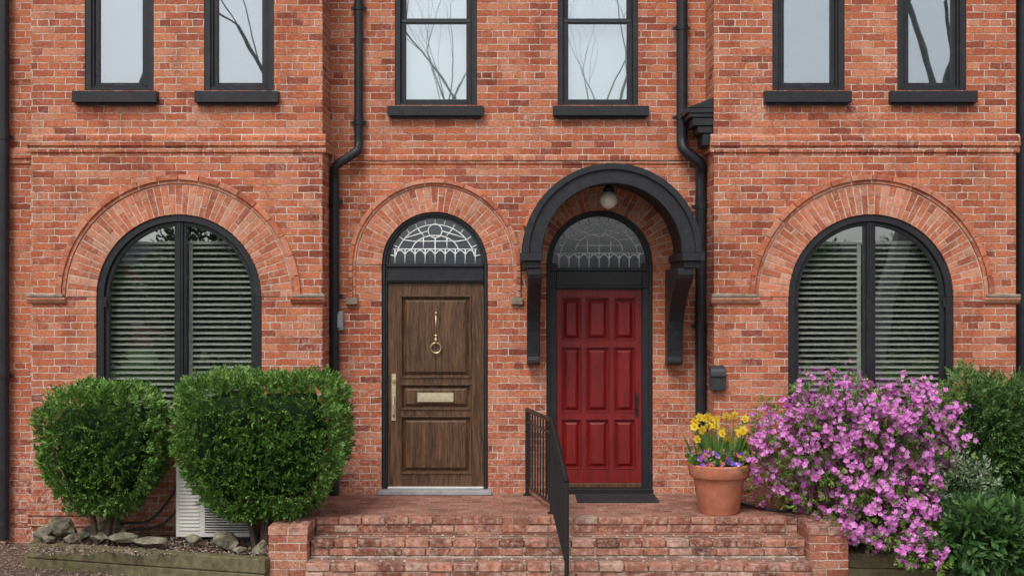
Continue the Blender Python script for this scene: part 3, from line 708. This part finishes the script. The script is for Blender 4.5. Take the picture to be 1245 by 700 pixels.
def shell(n,c,h,p,depth=.12,lump=.09,taper=.0,seed=0,lf=2.2):
    U=rdir(n*5); r=1/((np.abs(U)**p).sum(1))**(1/p)
    Q=U*r[:,None]
    wgt=np.linalg.norm(np.abs(Q)**(p-1)/np.array(h),axis=1)*r**2; wgt/=wgt.sum()
    Q=Q[rng.choice(len(Q),n,replace=False,p=wgt)]
    lum=np.array([mnoise.noise((q[0]*lf+seed,q[1]*lf,q[2]*lf))+.5*mnoise.noise((q[0]*6+seed,q[1]*6,q[2]*6)) for q in Q])
    s=1+lump*lum-depth*rng.random(n)**2
    Q2=Q*s[:,None]
    t=np.clip(-Q2[:,2],0,1); Q2[:,0]*=(1-taper*t**1.5); Q2[:,1]*=(1-taper*t**1.5)
    Nn=unit(np.sign(Q)*np.abs(Q)**(p-1)/np.array(h))
    return np.array(c)+Q2*np.array(h),Nn
def core(c,h,p,sc,taper,seed,mat,par,lump=.09,lf=2.2):
    bm=bmesh.new(); bmesh.ops.create_icosphere(bm,subdivisions=5,radius=1)
    for v in bm.verts:
        u=np.array(v.co); u/=np.linalg.norm(u); q=u/((np.abs(u)**p).sum())**(1/p)
        s=sc+lump*(mnoise.noise((q[0]*lf+seed,q[1]*lf,q[2]*lf))+.5*mnoise.noise((q[0]*6+seed,q[1]*6,q[2]*6))); q=q*s
        t=max(0,min(1,-q[2])); q[0]*=1-taper*t**1.5; q[1]*=1-taper*t**1.5
        v.co=Vector(np.array(c)+q*np.array(h))
    me=bpy.data.meshes.new('core'); bm.to_mesh(me); bm.free(); me.materials.append(mat)
    ob=bpy.data.objects.new('core',me); bpy.context.scene.collection.objects.link(ob); ob.parent=par
def bush(name,c,h,p,n,mat,ll=.042,lw=.013,k=9,Ls=.07,taper=.3,seed=0,lump=.09,stems=True,sc=.84,depth=.14,up=.35,cr=True,gz=-.32):
    e=empty(name); P,D=shell(n,c,h,p,depth,lump,taper,seed)
    D=unit(D+rdir(n)*.55+np.array([0,0,up])); sprigs(P,D,rng.uniform(.5,1.2,n)*Ls,k,ll,lw,mat,'foliage',e)
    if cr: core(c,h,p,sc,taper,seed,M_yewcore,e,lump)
    if stems:
        mb=MB()
        for i in range(7):
            a=random.uniform(-1,1); b=random.uniform(-1,1)
            mb.tube([(c[0]+a*.06,c[1]+b*.06,gz),(c[0]+a*.14,c[1]+b*.12,c[2]-h[2]*.85),(c[0]+a*h[0]*.5,c[1]+b*h[1]*.5,c[2]-h[2]*.3)],.02,M_bark,7,taper=[.028,.02,.012])
        mb.build('stems',e)
    return e
dH=10.78
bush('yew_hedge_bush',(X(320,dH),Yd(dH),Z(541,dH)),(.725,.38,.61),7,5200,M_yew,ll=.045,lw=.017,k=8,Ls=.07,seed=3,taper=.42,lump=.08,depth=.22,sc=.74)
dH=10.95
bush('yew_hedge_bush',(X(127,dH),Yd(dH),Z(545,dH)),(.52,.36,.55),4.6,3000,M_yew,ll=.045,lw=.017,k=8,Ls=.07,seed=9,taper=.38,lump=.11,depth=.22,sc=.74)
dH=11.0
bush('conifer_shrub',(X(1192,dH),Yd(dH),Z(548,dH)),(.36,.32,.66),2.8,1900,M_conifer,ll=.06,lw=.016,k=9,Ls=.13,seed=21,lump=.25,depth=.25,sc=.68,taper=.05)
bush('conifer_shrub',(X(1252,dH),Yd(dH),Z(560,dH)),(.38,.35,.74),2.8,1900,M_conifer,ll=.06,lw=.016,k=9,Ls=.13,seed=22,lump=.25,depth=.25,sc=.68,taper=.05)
dH=10.6
bush('variegated_shrub',(X(1172,dH),Yd(dH),Z(605,dH)),(.25,.26,.38),2.2,520,M_varie,ll=.055,lw=.024,k=6,Ls=.11,seed=31,lump=.35,depth=.5,sc=.5,taper=.1)
dH=10.35
bush('rhododendron_shrub',(X(1200,dH),Yd(dH),Z(652,dH)),(.44,.28,.29),2.2,520,M_dkleaf,ll=.13,lw=.04,k=6,Ls=.06,seed=41,lump=.2,depth=.35,sc=.55,taper=0,up=.1)

# azalea
az=empty('azalea_bush')
blobs=[((1035,543),10.85,(.80,.42,.62),440),((958,548),10.95,(.40,.32,.50),170),((1110,528),10.8,(.52,.38,.50),280),((1085,625),10.45,(.48,.30,.34),190),((1122,676),10.15,(.20,.2,.22),50),((1000,488),10.9,(.3,.25,.24),55)]
Pc=[];Dc=[];LP=[];LD=[]
for i,(pp,d,h,n) in enumerate(blobs):
    c=(X(pp[0],d),Yd(d),Z(pp[1],d)); P,D=shell(n,c,h,2.2,.35,.36,.1,50+i,1.7); Pc.append(P);Dc.append(D)
    P,D=shell(int(n*2.6),c,(h[0]*.97,h[1]*.97,h[2]*.97),2.2,.6,.35,.1,50+i,1.7); LP.append(P);LD.append(D)
P=np.concatenate(Pc);D=np.concatenate(Dc)
keep=(P[:,2]>-.3)
P=P[keep];D=D[keep]
def flowers(P,D,size,mat,name,par,npet=5,wid=.62,cup=.45):
    Cs=[];As=[];Bs=[]; n=len(P); S=unit(np.cross(D,rdir(n)));T=np.cross(D,S); sz=size*rng.uniform(.75,1.2,n)
    for i in range(npet):
        a=2*math.pi*i/npet; d=unit(S*math.cos(a)+T*math.sin(a)+D*cup); A=d*sz[:,None]
        Bv=unit(np.cross(d,D))*(sz*wid*1.25)[:,None]; Cs.append(P+A*.5);As.append(A);Bs.append(Bv)
    leafmesh(name,np.concatenate(Cs),np.concatenate(As),np.concatenate(Bs),mat,par)
m_=rng.integers(2,8,len(P)); FP=np.repeat(P,m_,axis=0); FD=np.repeat(D,m_,axis=0)
FP=FP+rdir(len(FP))*rng.uniform(.01,.055,len(FP))[:,None]; FD=unit(FD*.7+rdir(len(FD))*.8+np.array([0,-.35,.3]))
flowers(FP,FD,.031,M_pink,'flowers',az)
P=np.concatenate(LP); D=unit(np.concatenate(LD)+rdir(len(P))*.7); k2=P[:,2]>-.3
sprigs(P[k2],D[k2],rng.uniform(.03,.08,k2.sum()),6,.045,.017,M_azleaf,'leaves',az)
mb=MB()
for i in range(70):
    t=Vector(FP[rng.integers(len(FP))]); b=Vector((3.15+random.uniform(-.12,.12),-1.15+random.uniform(-.08,.08),-.34)); mid=b.lerp(t,.5)+Vector((random.uniform(-.06,.06),random.uniform(-.06,.06),.08))
    mb.tube([b,mid,t],.008,M_bark,5,taper=[.014,.009,.004])
mb.build('branches',az)

# ---------------------------------------------------------------- flower pot
pot=empty('terracotta_flower_pot'); mb=MB(); dp=11.0; pcx=X(874,dp); pcy=Yd(dp)
mb.lathe(pcx,pcy,[(0,.002),(.175,.002),(.185,.02),(.235,.33),(.238,.335),(.262,.338),(.275,.35),(.282,.42),(.285,.45),(.272,.462),(.25,.455),(.245,.40),(0,.40)],M_terra,48)
o=mb.build('pot',pot,smooth=True); md=o.modifiers.new('es','EDGE_SPLIT'); md.split_angle=math.radians(50)
mb=MB(); mb.lathe(pcx,pcy,[(0,.43),(.12,.425),(.246,.41)],M_soil,24); mb.build('potting_soil',pot)
n=190; ang=rng.uniform(0,2*math.pi,n); rad=.21*np.sqrt(rng.random(n)); base=np.stack([pcx+rad*np.cos(ang),pcy+rad*np.sin(ang),np.full(n,.42)],1)
dirs=unit(np.stack([np.cos(ang)*rad*2.2,np.sin(ang)*rad*2.2,np.ones(n)],1)+rng.normal(size=(n,3))*.12); ln=rng.uniform(.18,.40,n)
A=dirs*ln[:,None]; B=unit(np.cross(dirs,rdir(n)))*.020
leafmesh('daffodil_leaves',base+A*.5,A,B,M_blade,pot)
n=24; ang=rng.uniform(0,2*math.pi,n); rad=.27*np.sqrt(rng.random(n)); 
top=np.stack([pcx+rad*np.cos(ang)*1.15+.03,pcy+rad*np.sin(ang),rng.uniform(.64,.90,n)],1)
D=unit(rdir(n)*.5+np.array([0,-1,.15])); flowers(top,D,.044,M_yellow,'daffodils',pot,6,.6,.15); flowers(top+D*.004,D,.022,M_yellow,'daffodil_trumpets',pot,6,.9,1.8)
mb=MB()
for t in top: mb.tube([(pcx+(t[0]-pcx)*.6,pcy+(t[1]-pcy)*.6,.42),tuple(t)],.004,M_blade,5)
mb.build('stalks',pot)
n=60; ang=rng.uniform(math.pi,2*math.pi,n); rad=rng.uniform(.12,.30,n)
pp=np.stack([pcx+rad*np.cos(ang),pcy+rad*np.sin(ang),.46+rng.random(n)*.14],1)
D=unit(rdir(n)*.5+np.array([0,-1,.5])); flowers(pp,D,.032,M_pansy,'pansies',pot,5,.85,.1)
n=150; ang=rng.uniform(0,2*math.pi,n); rad=rng.uniform(.1,.28,n); pp=np.stack([pcx+rad*np.cos(ang),pcy+rad*np.sin(ang),.43+rng.random(n)*.1],1)
sprigs(pp,unit(rdir(n)+np.array([0,0,1])),np.full(n,.05),5,.05,.025,M_azleaf,'pansy_leaves',pot)

# ---------------------------------------------------------------- AC unit
ac=empty('air_conditioner'); mb=MB(); a0,a1=X(215,11.1),-2.40; y0,y1=-.93,-.62; z0,z1=-.24,.42
mb.box(a0,a1,y0,y1,z0,z1,M_white); mb.box(a0-.006,a1+.006,y0-.01,y1+.006,z1+.0005,z1+.025,M_white)
mb.box(a0+.27,a1-.04,y0-.004,y0-.0005,z0+.04,z1-.04,M_dgrey)
for i in range(24):
    z=z0+.05+i*.0235; mb.box(a0+.27,a1-.04,y0-.016,y0-.0045,z,z+.009,M_white)
for i in range(16):
    z=z0+.06+i*.034; mb.box(a0+.03,a0+.22,y0-.010,y0-.0005,z,z+.012,M_white)
for xx in (a0+.05,a1-.15): mb.box(xx,xx+.1,y0-.02,y1,z0-.07,z0-.0005,M_dgrey)
mb.build('cabinet',ac,bevel=.006)
def hose(pts,name='garden_hose'):
    e=empty(name); P=[Vector(p) for p in pts]; out=[]
    for i in range(len(P)-1):
        p0=P[max(i-1,0)];p1=P[i];p2=P[i+1];p3=P[min(i+2,len(P)-1)]
        for k in range(8):
            t=k/8; out.append(.5*((2*p1)+(p2-p0)*t+(2*p0-5*p1+4*p2-p3)*t*t+(3*p1-p0-3*p2+p3)*t**3))
    out.append(P[-1]); mb=MB(); mb.tube(out,.013,M_rubber,8); mb.build('tube',e,smooth=True)
hose([(X(213,11.1),-.8,.3),(X(205,11.1),-.8,.12),(X(180,11.1),-.85,-.1),(X(150,11.1),-.9,-.12),(X(120,11.1),-.9,-.2),(X(100,11.1),-.9,-.27)],'cable')
hose([(X(213,11.1),-.78,.0),(X(190,11.1),-.8,-.16),(X(150,11.1),-.85,-.2),(X(110,11.1),-.8,-.27)],'cable')
hose([(X(880,11.2),-.62,.04),(X(905,11.2),-.75,.03),(X(930,11),-.9,.02),(X(960,10.9),-1.0,.015),(X(975,10.9),-.8,.015),(X(968,11),-.6,.015)])
def rock(px,py,d,s,sq=(1,.8,.65)):
    bm=bmesh.new(); bmesh.ops.create_icosphere(bm,subdivisions=4,radius=1); o=random.random()*50; R=[Vector((random.uniform(-1,1),random.uniform(-1,1),random.uniform(-1,1))).normalized() for _ in range(12)]
    for v in bm.verts:
        c=v.co.copy()
        for r in R:
            dd=c.dot(r)
            if dd>.66: c-=r*(dd-.66)*.95
        c*=1+.16*mnoise.noise(c*2+Vector((o,0,0)))+.05*mnoise.noise(c*7+Vector((o,0,0)))
        v.co=Vector((X(px,d)+c.x*s*sq[0],Yd(d)+c.y*s*sq[1],Z(py,d)+c.z*s*sq[2]))
    me=bpy.data.meshes.new('rock'); bm.to_mesh(me); bm.free(); me.materials.append(M_rock)
    ob=bpy.data.objects.new('rock',me); bpy.context.scene.collection.objects.link(ob)
for a in [(75,642,11.1,.15,(1,.8,.8)),(52,648,11.0,.10),(104,648,11.0,.09),(134,640,11.1,.16,(1,.8,.75)),(150,653,10.85,.12,(1.2,.8,.5)),(120,652,10.9,.08),(88,653,10.9,.08),(183,657,10.8,.12,(1.3,.8,.3)),(276,656,10.75,.13,(1,.8,.9)),(318,667,10.6,.10,(.9,.8,.8)),(235,655,10.8,.09),(292,668,10.6,.07),(1140,668,10.4,.1),(1052,655,10.5,.09),(60,655,10.9,.06)]: rock(*a)
def chips(name,n,x0,x1,yf,z,s=.03,mat=M_chip):
    x=rng.uniform(x0,x1,n); y0,y1=yf; y=rng.uniform(0,1,n)*(y1-y0)+y0
    C=np.stack([x,y,np.full(n,z)+rng.random(n)*.02],1); d=rdir(n); d[:,2]*=.3; d=unit(d)
    A=d*(s*rng.uniform(.5,1.5,n))[:,None]; w=rdir(n); w[:,2]*=.3; B=unit(np.cross(d,np.array([0,0,1.])+w*.5))*(s*.5*rng.uniform(.5,1.3,n))[:,None]
    leafmesh(name,C,A,B,mat)
chips('mulch',9000,-5.6,-1.9,(-2.9,-1.0),-.495); 
chips('mulch',5000,-4.4,-2.15,(-1.5,-.52),-.285); chips('mulch',3500,2.96,5.5,(-1.6,-.52),-.285); chips('mulch',4000,2.7,5.5,(-2.9,-1.6),-.495)
chips('mulch',3000,-7,-4.5,(-1.2,-.02),-.495)
chips('fallen_leaves',260,-1.78,2.59,(-1.2,-.15),.004,.02)

# ---------------------------------------------------------------- across the street (seen in the window reflections)
def bare_tree(x,y,h,r,seed,lean):
    R=random.Random(seed); e=empty('street_tree'); mb=MB()
    def br(p,d,l,r,dep):
        pts=[p];q=p;dd=d;rs=[r]
        for i in range(3):
            dd=(dd+Vector((R.uniform(-1,1),R.uniform(-1,1),R.uniform(-.3,.6)))*.13).normalized(); q=q+dd*l/3; pts.append(q); rs.append(r*(1-.25*(i+1)/3*1.2))
        mb.tube(pts,r,M_greybark,8 if dep<2 else (5 if dep<4 else 3),False,rs)
        if dep>=6: return
        k=2 if dep==0 else R.choice([2,3,3])
        for i in range(k):
            ax=Vector((R.uniform(-1,1),R.uniform(-1,1),R.uniform(-.1,.7))).normalized()
            nd=(dd*1.0+ax*(.75 if dep else .65)).normalized(); st=pts[-1] if i<2 else pts[2]
            br(st,nd,l*R.uniform(.62,.82),rs[-1]*(.66 if i==0 else .42),dep+1)
    br(Vector((x,y,-.5)),Vector((lean,0,1)).normalized(),h,r,0)
    mb.build('trunk_and_branches',e,fixn=False)
bare_tree(-12.6,-24.5,6.5,.34,3,.16); bare_tree(-7.6,-29,7.5,.28,15,-.05); bare_tree(10.8,-24.5,6.5,.36,5,.14); bare_tree(15.4,-29,7.5,.28,25,-.02); bare_tree(-2,-36,6.5,.26,8,-.05); bare_tree(5,-38,7,.24,28,-.05); bare_tree(22,-27,5,.4,11,0); bare_tree(-22,-27,5,.4,12,0)
i=0
for x,y,h in ((-14,-27,3.4),(-10.5,-28,4.0),(-8.0,-28,3.4),(-6,-25,2.0),(13.5,-28,3.8),(10,-28,3.4),(7.5,-27,3.0),(2,-29,2.6),(-19,-27,5),(18,-28,5)):
    i+=1
    bush('evergreen_tree',(x,y,h*.52-.4),(h*.34,h*.34,h*.55),2.0,600,M_fartree,ll=.35,lw=.10,k=7,Ls=.6,taper=.0,seed=60+i,lump=.35,depth=.4,sc=.75,gz=-.5)
nh=empty('neighbour_house'); mb=MB()
ops=[]
for k in range(12):
    xx=-26+k*4.5
    ops.append(dict(x0=xx,x1=xx+1.3,z0=.5,z1=2.3))
mb.box(-30,30,-46,-40,-.6,3.0,M_brick); mb.prism([(-39.4,3.0),(-43,4.2),(-46.6,3.0)],'x',-30.4,30.4,M_roof)
for o in ops: mb.box(o['x0'],o['x1'],-39.99,-39.93,o['z0'],o['z1'],M_white); mb.box(o['x0']+.1,o['x1']-.1,-39.92,-39.9,o['z0']+.1,o['z1']-.1,M_dgrey)
mb.build('body',nh)

# ---------------------------------------------------------------- light, camera
w=bpy.data.worlds.new('World'); bpy.context.scene.world=w; w.use_nodes=True; nt=w.node_tree
bg=nt.nodes['Background']; sk=nt.nodes.new('ShaderNodeTexSky'); sk.sky_type='NISHITA'; sk.sun_disc=False
el=math.radians(50); az_=math.radians(200)
sk.sun_elevation=el; sk.sun_rotation=az_; sk.air_density=1.0; sk.dust_density=3.0; sk.ozone_density=1.0
hs=nt.nodes.new('ShaderNodeHueSaturation'); hs.inputs['Saturation'].default_value=0.3; nt.links.new(sk.outputs[0],hs.inputs['Color']); nt.links.new(hs.outputs[0],bg.inputs[0]); bg.inputs[1].default_value=0.15
sl=bpy.data.lights.new('sun','SUN'); sl.energy=1.5; sl.angle=math.radians(18); sl.color=(1,.96,.9)
so=bpy.data.objects.new('sun',sl); bpy.context.scene.collection.objects.link(so)
v=Vector((math.sin(az_)*math.cos(el),math.cos(az_)*math.cos(el),math.sin(el)))
so.rotation_euler=v.to_track_quat('Z','Y').to_euler()
cam=bpy.data.cameras.new('camera'); co=bpy.data.objects.new('camera',cam); bpy.context.scene.collection.objects.link(co)
co.location=(0,-12,CZ); co.rotation_euler=(math.pi/2,0,0); cam.lens=F/1245*36; cam.sensor_width=36; cam.clip_end=2000
bpy.context.scene.camera=co
sc=bpy.context.scene; sc.view_settings.view_transform='Standard'; sc.view_settings.look='None'; sc.view_settings.exposure=0
